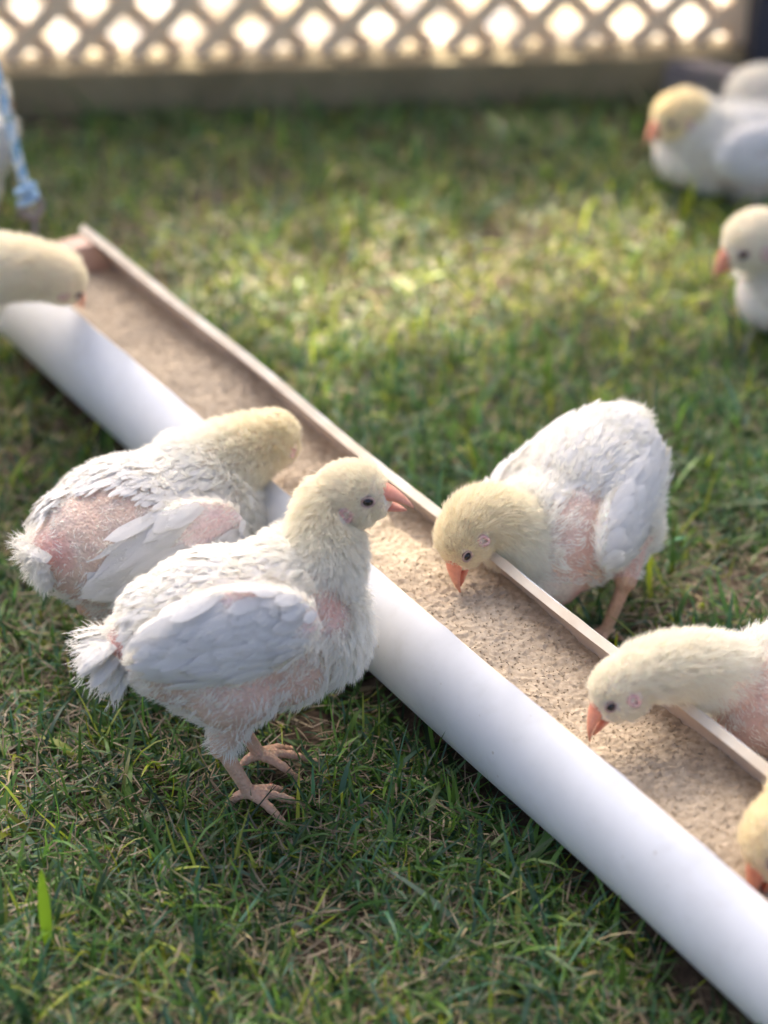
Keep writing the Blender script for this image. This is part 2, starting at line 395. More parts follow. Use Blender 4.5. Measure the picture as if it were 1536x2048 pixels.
# feed
FEED_H = .028                                             # below the rim
def feed_h(s, x):
    s = np.asarray(s, float); x = np.asarray(x, float); p = np.stack([s, x, 0 * s], -1)
    return .0060 * vnoise(p, 26, 41) + .0026 * vnoise(p, 75, 42) + .0016 * vnoise(p, 210, 43) + .0009 * vnoise(p, 480, 44) - .05 * x
def build_feed():
    zc = TR * math.cos(phi) - FEED_H
    ns, nx = 900, 60; s = np.linspace(.029, TL - .01, ns); u = np.linspace(-1, 1, nx)
    w = math.sqrt((TR - TT) ** 2 - (zc) ** 2) + .0
    S, U = np.meshgrid(s, u, indexing='ij'); zt = zc + feed_h(S, U * w) + .0008; X = U * (np.sqrt((TR - TT) ** 2 - np.clip(zt, 0, .05) ** 2) + .0006)
    r = np.random.default_rng(5)
    Z = zc + feed_h(S, U * w) + r.normal(0, .0006, S.shape)
    A = ax0[None, None] + td * S[..., None] - np.array([0, 0, 1]) * TR * math.cos(phi)
    V = (A + tn * X[..., None] + upv * Z[..., None]).reshape(-1, 3) - tb
    i = np.arange(ns - 1)[:, None] * nx + np.arange(nx - 1)[None]; q = np.stack([i, i + 1, i + nx + 1, i + nx], -1).reshape(-1, 4)
    # crumbs scattered over the surface
    n = 7000; t6 = np.array([(1, 0, 0), (-1, 0, 0), (0, 1, 0), (0, -1, 0), (0, 0, 1), (0, 0, -1)], float)
    cs = r.uniform(.03, TL - .02, n); cx = r.uniform(-.93, .93, n) * w; cr = r.uniform(.0004, .0010, n)
    C = ax0 + td * cs[:, None] - np.array([0, 0, 1]) * TR * math.cos(phi) + tn * cx[:, None] + upv * (zc + feed_h(cs, cx) + cr * .4)[:, None] - tb
    cv = (C[:, None] + t6[None] * cr[:, None, None] * r.uniform(.6, 1.3, (n, 6, 1))).reshape(-1, 3)
    f8 = np.array([(0, 2, 4), (2, 1, 4), (1, 3, 4), (3, 0, 4), (2, 0, 5), (1, 2, 5), (3, 1, 5), (0, 3, 5)])
    cf = (f8[None] + 6 * np.arange(n)[:, None, None]).reshape(-1, 3)
    o = link('chicken_feed', fast_mesh('chicken_feed', V, q), M_feed)
    o.location = tb; tag(o, 'tan ground feed meal filling the pipe trough', 'feed', kind='stuff')
    me = fast_mesh('feed_crumbs', cv, cf); link('feed_crumbs', me, M_feed, o, 'stuff', smooth=False)
build_feed()

# ------------------------------------------------------------------ rope, clip and eye screw at the far end
def build_rope():
    e0 = P(70, 462, .112); root = empty('blue_rope', e0, 'blue and white rope with steel clip hanging above the far trough end', 'rope')
    c = np.zeros(3)
    top = Q(58, 404, e0[1]) - e0; up = Q(-60, -60, e0[1] + .02) - e0
    # eye screw
    V, F = tube([(0, 0, -.012), (0, 0, .010)], [.0022, .0022], 8)
    ring = [(.006 * math.cos(a), .001, .016 + .006 * math.sin(a)) for a in np.linspace(0, 2 * math.pi, 17)]
    V2, F2 = tube(ring, [.0016] * 17, 8); F2 = [tuple(i + len(V) for i in f) for f in F2]
    link('eye_screw', mesh('eye_screw', V + V2, F + F2), M_metal, root)
    # clip: long loop
    ctr = (np.array([0, 0, .018]) + top) / 2; ax = nrm(top - np.array([0, 0, .018])); sd_ = nrm(np.cross(ax, [0, 1, 0])); hl = np.linalg.norm(top - np.array([0, 0, .018])) / 2 + .004
    loop = [ctr + ax * hl * math.sin(a) + sd_ * .0095 * math.cos(a) + np.array([0, -.002, 0]) * math.cos(a) for a in np.linspace(0, 2 * math.pi, 25)]
    V, F = tube(loop, [.0030] * 25, 8); link('steel_clip', mesh('steel_clip', V, F), M_metal, root)
    # three-strand rope with flecks, from a knot upwards
    L = np.linalg.norm(up - top); d = nrm(up - top); a = nrm(np.cross(d, [0, 1, 0])); b = np.cross(d, a); n = 220
    allV = []; allF = []; cols = []
    for st in range(3):
        t = np.linspace(0, 1, n); w = t * L / .022 * 2 * math.pi + st * 2.094
        pts = top + d * (t * L)[:, None] + 0.0021 * (np.cos(w)[:, None] * a + np.sin(w)[:, None] * b)
        V, F = tube(pts, [.0026] * n, 8); off = len(allV); allV += V; allF += [tuple(i + off for i in f) for f in F]
        cc = [(.22, .42, .62), (.36, .55, .72), (.62, .70, .72)][st]
        r = np.random.default_rng(st); per = np.repeat(r.random(n), 8)
        colv = np.tile(cc, (len(V), 1)); colv[per > .86] = (.72, .76, .70); colv[(per > .74) & (per < .80)] = (.18, .30, .14); cols.append(colv)
    me = mesh('rope_strands', allV, allF); set_col(me, np.concatenate(cols)); link('rope_strands', me, M_rope, root)
    pts = [top + a * .007 * math.cos(q) + b * .007 * math.sin(q) + d * (q * .0016) for q in np.linspace(0, 9.4, 40)]
    V, F = tube(pts, [.0036] * 40, 8); me = mesh('knot', V, F); set_col(me, np.array([.30, .45, .60])); link('knot', me, M_rope, root)
build_rope()

# ------------------------------------------------------------------ chicks
def bezier(p, n):
    t = np.linspace(0, 1, n)[:, None]; p = [np.asarray(x, float) for x in p]
    return (1-t)**3*p[0] + 3*(1-t)**2*t*p[1] + 3*(1-t)*t*t*p[2] + t**3*p[3]

FT_U, FT_V = 4, 9
def feather_template():
    V = []; UV = []; F = []
    for j in range(FT_V):
        t = j / (FT_V - 1); w = math.sin(math.pi * min(1, t * .86 + .14)) ** .55 if t < .9 else .42
        w = (.30 + .70 * min(1, t / .35)) * (1 - max(0, (t - .72) / .28) ** 2.2 * .75)
        for i in range(FT_U + 1):
            u = i / FT_U * 2 - 1
            V.append((t - abs(u) * .05 * (t > .5), u * w, -.12 * u * u * w + .0)); UV.append((u, t))
    for j in range(FT_V - 1):
        for i in range(FT_U): k = j * (FT_U + 1) + i; F.append((k, k + 1, k + FT_U + 2, k + FT_U + 1))
    return np.array(V), np.array(UV), np.array(F)
FTV, FTUV, FTF = feather_template()
def feathers(items, r, base=(.94, .92, .87)):
    """items: (root, dir, normal, length, halfwidth, curl)"""
    VV = []; FF = []; UU = []; CC = []
    for k, (p, d, n, L, W, curl) in enumerate(items):
        d = nrm(d); n = nrm(np.asarray(n) - d * np.dot(n, d)); s = np.cross(n, d)
        V = FTV.copy(); jag = r.normal(0, .035, len(V)) * (FTV[:, 0] > .8)
        x = (V[:, 0] + jag) * L; y = V[:, 1] * W * r.uniform(.9, 1.1); z = V[:, 2] * W - curl * (V[:, 0] ** 2) * L
        VV.append(p + x[:, None] * d + y[:, None] * s + z[:, None] * n)
        UU.append(FTUV); FF.append(FTF + k * len(FTV)); CC.append(np.tile(np.array(base) * r.uniform(.94, 1.04), (len(V), 1)))
    return np.concatenate(VV), np.concatenate(FF), np.concatenate(UU), np.concatenate(CC)

def strands(name, root, d0, d1, L, rad, colr, parent, npt=4):
    n = len(root); t = np.linspace(0, 1, npt)[None, :, None]
    mid = d0 * L[:, None]; end = nrm(d0 * .35 + d1) * L[:, None]
    pts = root[:, None] + (2 * t * (1 - t)) * (mid * .5)[:, None] + (t * t) * end[:, None]
    hc = bpy.data.hair_curves.new(name); hc.add_curves([npt] * n)
    hc.position_data.foreach_set('vector', np.ascontiguousarray(pts, np.float32).ravel())
    a = hc.attributes.get('radius') or hc.attributes.new('radius', 'FLOAT', 'POINT')
    rr = rad[:, None] * np.array([1, .9, .65, .15][:npt])[None]; a.data.foreach_set('value', np.ascontiguousarray(rr, np.float32).ravel())
    c = hc.attributes.new('Col', 'FLOAT_COLOR', 'CURVE'); c4 = np.ones((n, 4), np.float32); c4[:, :3] = colr; c.data.foreach_set('color', c4.ravel())
    hc.materials.append(M_down); o = bpy.data.objects.new(name, hc); COL.objects.link(o); o.parent = parent; o['kind'] = 'stuff'; return o

WHITE = np.array([.93, .90, .82]); CREAM = np.array([.92, .83, .61]); PINK = np.array([.67, .51, .40]); LEG = np.array([.66, .42, .28])

LEGS = []
def chick(label, B, yaw, head, hdir, s=1.0, pitch=10, roll=0, feet=None, lying=False, voxel=.0016, hairs=30000, cream=.6,
          seed=1, patches=(), beak_open=0.0, hup=None, neck_r=1.0, wing=True, tail=1.0, detail=True, n0=None, wing_tilt=0, wing_s=(1, 1),
          body_s=(1, 1, 1), beak=1.1, neckpull=1.0, hs=1.0, wing_off=(0, 0), drop=(0, 0), wingpatch=(), hairlen=1.0):
    r = np.random.default_rng(seed); B = np.asarray(B, float); head = np.asarray(head, float)
    base = np.array([B[0], B[1], 0.0])
    root = empty('chick', tuple(base), label, 'chick', 'young white chicks on the grass round the trough')
    Rm = np.array((Matrix.Rotation(R(yaw), 3, 'Z') @ Matrix.Rotation(R(-pitch), 3, 'Y') @ Matrix.Rotation(R(roll), 3, 'X')))
    W = lambda p: (np.asarray(p, float) * s) @ Rm.T + (B - base)           # body frame -> object frame
    Wd = lambda d: np.asarray(d, float) @ Rm.T
    toL = lambda p: ((p - (B - base)) @ Rm) / s
    hc_ = head - base; hf = nrm(hdir)
    up = np.array([0, 0, 1.0]) if hup is None else nrm(hup); hl = nrm(np.cross(up, hf)); hu = np.cross(hf, hl)
    ells = []                                                               # centre, radii, rotation, group, t
    bx, by, bz = body_s
    def E(p, rad, g, t=0, rot=None): ells.append((np.asarray(p, float), np.asarray(rad, float) * np.ones(3), Rm if rot is None else rot, g, t))
    for p, rad in (((-.012, 0, .002), (.058 * bx, .044 * by, .043 * bz)), ((.022, 0, -.004), (.044 * bx, .043 * by, .045 * bz)), ((-.045 * bx, 0, .006), (.030, .034 * by, .033 * bz)),
                   ((.040 * bx, 0, .010), (.034, .035 * by, .036 * bz)), ((-.010, 0, -.022), (.046 * bx, .037 * by, .032 * bz)), ((-.062 * bx, 0, .014), (.020, .019, .017)), ((.050 * bx, 0, -.006), (.031, .034 * by, .037 * bz))):
        E(W(p), np.array(rad) * s, 0)
    for sd in (1, -1): E(W((-.012, sd * .030 * by, -.016)), np.array((.030, .019, .030)) * s, 0)
    # neck
    nb = W((.048 * bx, 0, .022)) if n0 is None else W(n0)
    he = hc_ - hf * .006 * s
    dist = np.linalg.norm(he - nb)
    path = bezier([nb, nb + Wd(nrm([.8, 0, .55])) * dist * .42 * neckpull, he - nrm(hf * .75 - np.array([0, 0, .0]) + nrm(nb - he) * -.5) * dist * .38, he], 13)
    for k, p in enumerate(path):
        t = k / 12; rad = (.031 * (1 - t) ** 1.4 + .0175 * (1 - (1 - t) ** 1.4)) * s * neck_r; E(p, rad, 1, t)
    Hr = np.stack([hf, hl, hu], 1); k_ = s * hs
    E(hc_, np.array((.0215, .0170, .0182)) * k_, 2, 1, Hr); E(hc_ + hf * .010 * k_ - hu * .0015 * k_, np.array((.0135, .0125, .0130)) * k_, 2, 1, Hr)
    E(hc_ + hf * .002 * k_ - hu * .0065 * k_, np.array((.0150, .0135, .0110)) * k_, 2, 1, Hr)
    # legs in the same skin
    if feet:
        for sd, ft, ty in feet:
            ft = np.asarray(ft, float) - base; hip = W((-.010, sd * .028 * by, -.022)); up3 = np.array([0, 0, 1.0])
            tdv = np.array([math.cos(R(ty)), math.sin(R(ty)), 0])
            hock = ft - tdv * .016 * s + up3 * .052 * s; ank = ft + up3 * .016; LEGS.append((base + ft)[:2]); ft = ft + up3 * .001
            for a_, b_, r0, r1, g, n in ((hip, hock, .019 * s, .0080 * s, 0, 9), (hock, ank, .0056 * s, .0046 * s, 3, 11)):
                for q in np.linspace(0, 1, n):
                    rr = r0 * (1 - q) + r1 * q; E(a_ * (1 - q) + b_ * q, rr, g if g == 3 or q < .75 else (3 if q > .97 else 0), q)
            E(hock, .0070 * s, 3)
            for da, ln in ((0, .042), (34, .033), (-38, .034), (172, .017)):
                c_, s_ = math.cos(R(ty + da)), math.sin(R(ty + da)); e = ft + np.array([c_, s_, 0]) * ln * s
                for q in np.linspace(0, 1, 9):
                    E(ank * (1 - q) + e * q + up3 * (.004 * math.sin(q * 3.14) - .003 * q), (.0038 * (1 - q) + .0022 * q + .0006 * abs(math.sin(q * 9.4))) * s, 3)
    VV = []; FF = []; off = 0
    for (c, rad, rt, g, t) in ells:
        tv, tf = (ICO_V, ICO_F) if g != 3 else (ICO2_V, ICO2_F)
        VV.append((tv * rad) @ rt.T + c); FF.append(tf + off); off += len(tv)
    me = fast_mesh('tmp', np.concatenate(VV), np.concatenate(FF))
    tmp = bpy.data.objects.new('tmp', me); COL.objects.link(tmp)
    md = tmp.modifiers.new('r', 'REMESH'); md.mode = 'VOXEL'; md.voxel_size = voxel; md.use_smooth_shade = True
    ms = tmp.modifiers.new('s', 'SMOOTH'); ms.factor = .5; ms.iterations = max(3, int(6 * (.0016 / voxel) ** 1))
    dg = bpy.context.evaluated_depsgraph_get(); body = bpy.data.meshes.new_from_object(tmp.evaluated_get(dg))
    bpy.data.objects.remove(tmp); bpy.data.meshes.remove(me); body.name = 'body'; body.materials.clear()
    nv = len(body.vertices); co = np.empty(nv * 3, np.float32); body.vertices.foreach_get('co', co); co = co.reshape(-1, 3).astype(float)
    # group of each vertex = nearest primitive
    best = np.full(nv, 1e9); grp = np.zeros(nv, int); tt = np.zeros(nv)
    for (c, rad, rt, g, t) in ells:
        q = (co - c) @ rt; d = np.linalg.norm(q / rad, axis=1) - 1; d = d * rad.mean()
        m_ = d < best; best[m_] = d[m_]; grp[m_] = g; tt[m_] = t
    loc = toL(co)
    def surface(co, grp, tt, loc):
        """skin colour and how bare each point is"""
        # creaminess grows along the neck to the head
        cr = np.where(grp == 2, 1.0, np.where(grp == 1, np.clip(tt * 1.6 - .05, 0, 1), 0.0)) * cream
        nz = vnoise(loc, 130, seed)
        feath = WHITE * (1 - cr[:, None]) + CREAM * cr[:, None]
        bare = np.zeros(len(co))
        # flank below the wing and the thigh is thinly feathered
        b1 = np.clip(1 - np.abs((loc[:, 2] + .020) / .020), 0, 1) * (np.abs(loc[:, 1]) > .018) * (grp == 0) * np.clip((loc[:, 0] + .075) / .02, 0, 1) * np.clip((.045 - loc[:, 0]) / .02, 0, 1)
        bare = np.maximum(bare, b1 * .95)
        hot = np.zeros(len(co))
        for (pl_, rad, st) in patches:
            d = np.linalg.norm((loc - np.array(pl_)), axis=1) / rad + nz * .15
            w = np.clip(1.25 - d, 0, 1) ** .8; bare = np.maximum(bare, np.clip(w * 1.45, 0, 1)); hot = np.maximum(hot, w * max(0, st - .55) * 1.9)
        bare = np.clip(bare + (nz * .22 + .38 * vnoise(loc * [.35, 1, 1], 420, seed + 3) - .06) * (bare > .04), 0, 1)
        skin = PINK * (1 - hot[:, None]) + np.array([.78, .36, .31]) * hot[:, None]
        skin = skin * (1 + .10 * nz[:, None])
        under = feath * .97 * .75 + skin * .25
        c_ = under * (1 - bare[:, None]) + skin * bare[:, None]
        c_[grp == 3] = LEG * (1 + .12 * nz[grp == 3, None])
        return np.clip(c_, 0, .95), feath, bare
    cc, _, _ = surface(co, grp, tt, loc); set_col(body, cc)
    link('body', body, M_skin, root)
    # ---- triangles for sampling
    body.calc_loop_triangles(); nt_ = len(body.loop_triangles); tri = np.empty(nt_ * 3, np.int32); body.loop_triangles.foreach_get('vertices', tri); tri = tri.reshape(-1, 3)
    bvh = BVHTree.FromPolygons([Vector(v) for v in co], tri.tolist())
    nor = np.empty(nv * 3, np.float32); body.vertices.foreach_get('normal', nor); nor = nor.reshape(-1, 3)
    # ---- wings
    wingboxes = []
    if wing:
        for sd in (1, -1):
            wr = Matrix.Rotation(R(11 * sd), 3, 'Z') @ Matrix.Rotation(R(wing_tilt), 3, 'Y') @ Matrix.Rotation(R(13 * sd), 3, 'X')
            wm = np.array(wr); wc = np.array([-.008 + wing_off[0], sd * .0360 * by, .008 + wing_off[1] + (drop[1] if drop[0] == sd else 0)]); wrad = np.array([.050 * wing_s[0], .0115, .030 * wing_s[1]])
            v = ICO_V.copy(); # teardrop: narrower towards the tail
            x = v[:, 0]; v[:, 2] *= np.clip(1.0 - .42 * np.clip(-x, 0, 1) ** 1.3, .2, 1); v[:, 2] += -.10 * (1 - x * x) * 0
            vw = W((v * wrad) @ wm.T + wc); me = fast_mesh('wing', vw, ICO_F)
            lw = toL(vw); pinkw = np.zeros(len(vw))
            for (pl_, rad, st) in wingpatch:
                d = np.linalg.norm(v[:, [0, 2]] - np.array(pl_), axis=1) / rad; pinkw = np.maximum(pinkw, np.clip(1.3 - d, 0, 1) * st)
            set_col(me, WHITE * (1 - pinkw[:, None]) + np.array([.80, .44, .40]) * pinkw[:, None])
            wo = link('wing', me, M_skin, root)
            wb = BVHTree.FromPolygons([Vector(p) for p in vw], ICO_F.tolist())
            items = []
            rows = [(.98, .014, .0036, 15), (.86, .017, .0040, 16), (.72, .020, .0042, 16), (.56, .024, .0044, 15), (.38, .029, .0046, 14), (.16, .036, .0050, 13), (-.08, .040, .0052, 12), (-.34, .036, .0050, 9)]
            for ri, (u, L, Wd_, n) in enumerate(rows):
                for k in range(n):
                    vv = (k + .5 + (.5 if ri % 2 else 0) * .6) / n * 2 - 1 + r.normal(0, .03); hh = math.sqrt(max(0, 1 - u * u)) * .97
                    hh = max(hh, .25); uu = u + r.normal(0, .03)
                    if any(np.linalg.norm(np.array([uu, vv * hh]) - np.array(pp[0])) < pp[1] * .8 for pp in wingpatch): continue
                    pz = vv * hh * (1 - .42 * max(0, -uu) ** 1.3)
                    pl_ = (np.array([uu, 0, pz]) * wrad) @ wm.T + wc; out_ = np.array([0, sd, 0.0]) @ wm.T
                    hit = wb.ray_cast(Vector(W(pl_ + out_ * .05)), Vector(Wd(-out_)))
                    if hit[0] is None: continue
                    p = np.array(hit[0]); n_ = np.array(hit[1]); n_ = n_ if n_ @ Wd(out_) > 0 else -n_
                    d = Wd(wm @ np.array([-1, 0, -.28 * vv + .06 + r.normal(0, .07)])); d = d - n_ * (d @ n_)
                    items.append((p + n_ * (.0026 - .00022 * ri + r.normal(0, .00015)) * s, nrm(d) + n_ * .028, n_, L * s * r.uniform(.8, 1.2), Wd_ * s, .05))
            if items:
                V, F, U, C = feathers(items, r); link('wing_feathers', fast_mesh('wing_feathers', V, F, vcols=C, uv=U), M_feather, wo, 'stuff')
            r3 = np.random.default_rng(seed + 50 + sd); n_w = 2600 if detail and hairs > 40000 else 700
            fi = r3.integers(0, len(ICO_F), n_w * 2); cw = vw[ICO_F[fi]]; bb = r3.dirichlet((1, 1, 1), n_w * 2)[:, :, None]; pw_ = (cw * bb).sum(1); nw_ = nrm(np.cross(cw[:, 1] - cw[:, 0], cw[:, 2] - cw[:, 0]))
            edge = np.abs(nw_ @ Wd(out_)); kp = r3.random(n_w * 2) < np.clip(1.15 - edge, .12, 1); pw_, nw_ = pw_[kp], nw_[kp]; m_n = len(pw_)
            fl_ = Wd([-1, 0, -.1]); fl_ = nrm(fl_ - nw_ * (nw_ @ fl_)[:, None]); jj = r3.normal(0, .22, (m_n, 3))
            strands('wing_down', pw_, nrm(nw_ * .7 + fl_ * .7 + jj), nrm(nw_ * .25 + fl_ + jj), r3.uniform(.004, .009, m_n) * s, r3.uniform(.00016, .0003, m_n) * s, np.clip(WHITE * r3.uniform(.9, 1.05, (m_n, 1)), 0, .93), wo)
    # ---- small feathers along the back, and the tail fan
    if detail:
        items = []
        for xi, x in enumerate(np.linspace(.050, -.064, 26)):
            n = 36
            for k in range(n):
                a = (k + .5 * (xi % 2) + r.normal(0, .12)) / (n - 1) * 2 - 1; ang_ = a * R(75)
                dirl = np.array([0, math.sin(ang_), math.cos(ang_)]); o_ = W(np.array([x + r.normal(0, .002), 0, .004]) + dirl * .12)
                hit = bvh.ray_cast(Vector(o_), Vector(Wd(-dirl)))
                if hit[0] is None: continue
                p = np.array(hit[0]); lp = toL(p[None])[0]
                if any(np.linalg.norm(lp - np.array(q[0])) < q[1] * .9 for q in patches): continue
                n_ = np.array(hit[1]); n_ = n_ if n_ @ Wd(dirl) > 0 else -n_
                if np.linalg.norm(p - path[3]) < .03 * s: continue
                d = Wd([-1, .25 * a + r.normal(0, .12), 0]); d = d - n_ * (d @ n_)
                items.append((p + n_ * .0016 * s, nrm(d) + n_ * r.uniform(.0, .11), n_, 
                              .0125 * s * r.uniform(.6, 1.4), .0018 * s * r.uniform(.6, 1.3), .06))
        V, F, U, C = feathers(items, r); link('back_feathers', fast_mesh('back_feathers', V, F, vcols=C, uv=U), M_feather, root, 'stuff')
    if tail > 0:
        items = []; tp = W((-.072 * bx, 0, .014))
        for lay in range(4):
            for k in range(23):
                a = (k - 11) / 11 + r.normal(0, .08)
                d = Wd(nrm([-1, a * .50, -.05 - .34 * lay + r.normal(0, .08)])); n_ = Wd(nrm([.12, a * .5, 1]))
                items.append((tp + Wd([0, a * .009, .006 - .006 * lay]) * s, d, n_, (.034 - .002 * lay) * s * tail * r.uniform(.85, 1.08), .0036 * s, .18))
        V, F, U, C = feathers(items, r); to = link('tail', fast_mesh('tail', V, F, vcols=C, uv=U), M_feather, root); to['kind'] = 'stuff'
        r4 = np.random.default_rng(seed + 90); m_n = 1500 if hairs > 40000 else 400; q4 = V[r4.integers(0, len(V), m_n)] + r4.normal(0, .0012, (m_n, 3)); dd = nrm(q4 - tp)
        strands('tail_down', q4, nrm(dd + r4.normal(0, .5, (m_n, 3))), nrm(dd + r4.normal(0, .3, (m_n, 3))), r4.uniform(.004, .009, m_n) * s, r4.uniform(.00014, .00026, m_n) * s, np.clip(WHITE * r4.uniform(.9, 1.05, (m_n, 1)), 0, .93), to)
    # ---- down
    tc_ = co[tri].mean(1); ar = np.linalg.norm(np.cross(co[tri[:, 1]] - co[tri[:, 0]], co[tri[:, 2]] - co[tri[:, 0]]), axis=1) / 2
    tg = grp[tri[:, 0]]; _, _, bare_t = surface(tc_, tg, tt[tri[:, 0]], toL(tc_))
    dens = ar * np.where(tg == 3, 0, np.where(tg == 2, 2.1, np.where(tg == 1, 1.6, 1.0))) * np.clip(1 - .95 * bare_t, .07, 1)
    # keep eye, ear and the root of the beak clear
    e_l = [hc_ + (hf * .0112 + sgn * hl * .0140 + hu * .0042) * k_ for sgn in (1, -1)]
    ear = [hc_ + (hf * -.0010 + sgn * hl * .0158 - hu * .0040) * k_ for sgn in (1, -1)]
    for p_ in e_l: dens *= np.where(np.linalg.norm(tc_ - p_, axis=1) < .0042 * k_, 0, 1)
    for p_ in ear: dens *= np.where(np.linalg.norm(tc_ - p_, axis=1) < .0058 * k_, .06, 1)
    dens *= np.where(((tc_ - hc_) @ hf) > .0195 * k_, 0, 1)
    lt = toL(tc_); dors = np.clip((lt[:, 2] - .002) / .012, 0, 1) * np.clip((.040 - lt[:, 0]) / .02, 0, 1) * (tg == 0)
    dens *= 1 - .35 * dors
    pick = r.choice(nt_, hairs, p=dens / dens.sum()); u = r.random((hairs, 2)); fl = u.sum(1) > 1; u[fl] = 1 - u[fl]
    T = tri[pick]; w0 = 1 - u[:, :1] - u[:, 1:]
    rp = co[T[:, 0]] * w0 + co[T[:, 1]] * u[:, :1] + co[T[:, 2]] * u[:, 1:]
    rn = nrm(nor[T[:, 0]] * w0 + nor[T[:, 1]] * u[:, :1] + nor[T[:, 2]] * u[:, 1:])
    g_ = grp[T[:, 0]]; t_ = tt[T[:, 0]]; rl = toL(rp)
    _, fe, ba = surface(rp, g_, t_, rl)
    # flow
    idx = np.clip((t_ * 12).astype(int), 0, 11); flow = np.where((g_ == 0)[:, None], Wd([-1, 0, -.25]), nrm(path[idx] - path[idx + 1])); flow[g_ == 2] = -hf
    flow = nrm(flow - rn * np.sum(flow * rn, 1)[:, None])
    Ls = np.where(g_ == 2, .0050, np.where(g_ == 1, .0085, .0105)) * r.uniform(.6, 1.25, hairs) * s * hairlen
    dors = np.clip((rl[:, 2] - .002) / .012, 0, 1) * np.clip((.045 - rl[:, 0]) / .02, 0, 1) * (g_ == 0); Ls = Ls * (1 - .45 * dors)
    Ls = Ls * np.where(np.linalg.norm(rp - hc_ - hf * .014 * k_, axis=1) < .014 * k_, .45, 1) * (1 - .55 * ba)
    jit = r.normal(0, 1, (hairs, 3))
    # clumps
    nc = max(60, hairs // 16); ci = r.choice(hairs, nc, replace=False); kd = kdtree.KDTree(nc)
    for i_, c_ in enumerate(ci): kd.insert(Vector(rp[c_]), i_)
    kd.balance(); near = np.array([kd.find(Vector(p))[1] for p in rp]); cj = r.normal(0, 1, (nc, 3))[near]
    cl_ = np.where(g_ == 0, .75, .35)[:, None]
    toc = (rp[ci][near] - rp) / Ls[:, None]
    d0 = nrm(rn * 1.0 + flow * .35 + jit * .16)
    d1 = nrm(rn * .50 + flow * np.where(g_ == 0, .85, .60)[:, None] + cj * .30 * cl_ + jit * .10) + toc * cl_ * .8
    rad = np.where(g_ == 0, .00023, .00018) * s * r.uniform(.7, 1.2, hairs) * (1 if hairs > 25000 else 1.5)
    col_ = fe * r.uniform(.90, 1.08, (hairs, 1)); col_ = np.clip(col_, 0, .93)
    strands('down', rp, d0, d1, Ls, rad, col_, root)
    # ---- face
    def loft(secs, colf, name, parent):
        V = []; F = []; seg = 12; C = []
        for (c, w, h_, dn) in secs:
            for k in range(seg):
                a = 2 * math.pi * k / seg; y = math.cos(a) * w; z = math.sin(a) * (h_ if math.sin(a) > 0 else dn)
                V.append(c + hl * y + hu * z); C.append(colf(len(C) // seg / (len(secs) - 1)))
        for i in range(len(secs) - 1):
            for k in range(seg): k2 = (k + 1) % seg; F.append((i * seg + k, i * seg + k2, (i + 1) * seg + k2, (i + 1) * seg + k))
        F.append(tuple(range(seg))[::-1]); F.append(tuple((len(secs) - 1) * seg + k for k in range(seg)))
        me = mesh(name, V, F); set_col(me, np.array(C)); return link(name, me, M_beak, parent)
    ctr = lambda f, u_: hc_ + hf * f * k_ + hu * u_ * k_
    ob = beak_open
    bc = lambda t: np.array([.80, .29, .18]) * (1 - t) + np.array([.66, .33, .22]) * t
    secs = []
    for t in np.linspace(0, 1, 8):
        f = .0140 + .0195 * beak * t; cu = .0022 - .0090 * t ** 2.2; w = .0082 * (1 - t) ** .85 + .0008; h_ = .0074 * (beak * .9) * (1 - t) ** .85 + .0009; secs.append((ctr(f, cu), w * k_, h_ * k_, (.0026 * (1 - t) + .0006) * k_))
    ub = loft(secs, bc, 'upper_beak', root)
    for sgn in (1, -1):
        nv_ = (ICO2_V * [1, .45, .45]) @ np.stack([hf, hl, hu], 0) * .0013 * k_; link('nostril', fast_mesh('nostril', nv_ + ctr(.0195, .0048) + hl * sgn * .0050 * k_, ICO2_F), M_comb, ub)
    secs = []
    for t in np.linspace(0, 1, 7):
        f = .0115 + .0180 * beak * t; cu = -.0028 - .0030 * t - ob * .006 * t; w = .0076 * (1 - t) ** .8 + .0007; secs.append((ctr(f, cu), w * k_, (.0012 * (1 - t) + .0004) * k_, (.0050 * (1 - t) ** .8 + .0008) * k_))
    loft(secs, lambda t: bc(t) * np.array([.92, .85, .85]), 'lower_beak', root)
    for sgn, p_ in zip((1, -1), e_l):
        ed = nrm(hl * sgn + hf * .25 + hu * .1)
        hit = bvh.ray_cast(Vector(p_ + ed * .02), Vector(-ed)); ep = np.array(hit[0]) if hit[0] is not None else p_
        me = fast_mesh('eye', ICO2_V * .0034 * k_ + ep - ed * .0010 * k_, ICO2_F); link('eye', me, M_eye, root)
        a_ = nrm(np.cross(ed, hu)); b_ = np.cross(a_, ed)
        V, F = tube([ep + (a_ * math.cos(q) * .0037 + b_ * math.sin(q) * .0028) * k_ + ed * .0008 * k_ for q in np.linspace(0, 2 * math.pi, 19)], [.0007 * k_] * 19, 6); link('eyelid', mesh('eyelid', V, F), M_lid, root)
        ep = None
    for sgn, p_ in zip((1, -1), ear):
        ed = nrm(hl * sgn); hit = bvh.ray_cast(Vector(p_ + ed * .02), Vector(-ed)); ep = np.array(hit[0]) if hit[0] is not None else p_
        V, F = tube([ep + (hf * math.cos(q) * .0029 * (1 + .2 * math.sin(3 * q)) + hu * math.sin(q) * .0040) * k_ + ed * .0006 * k_ for q in np.linspace(0, 2 * math.pi, 17)], [.0013 * k_] * 17, 7); link('ear', mesh('ear', V, F), M_ear, root)
    V = []; F = []
    pts = [ctr(.0155 - .0018 * k, .0090 + .0011 * k + .0008 * (k % 2)) for k in range(5)]
    V, F = tube(pts, [.0009 * k_, .0019 * k_, .0014 * k_, .0017 * k_, .0008 * k_], 7); link('comb', mesh('comb', V, F), M_comb, root)
    return root

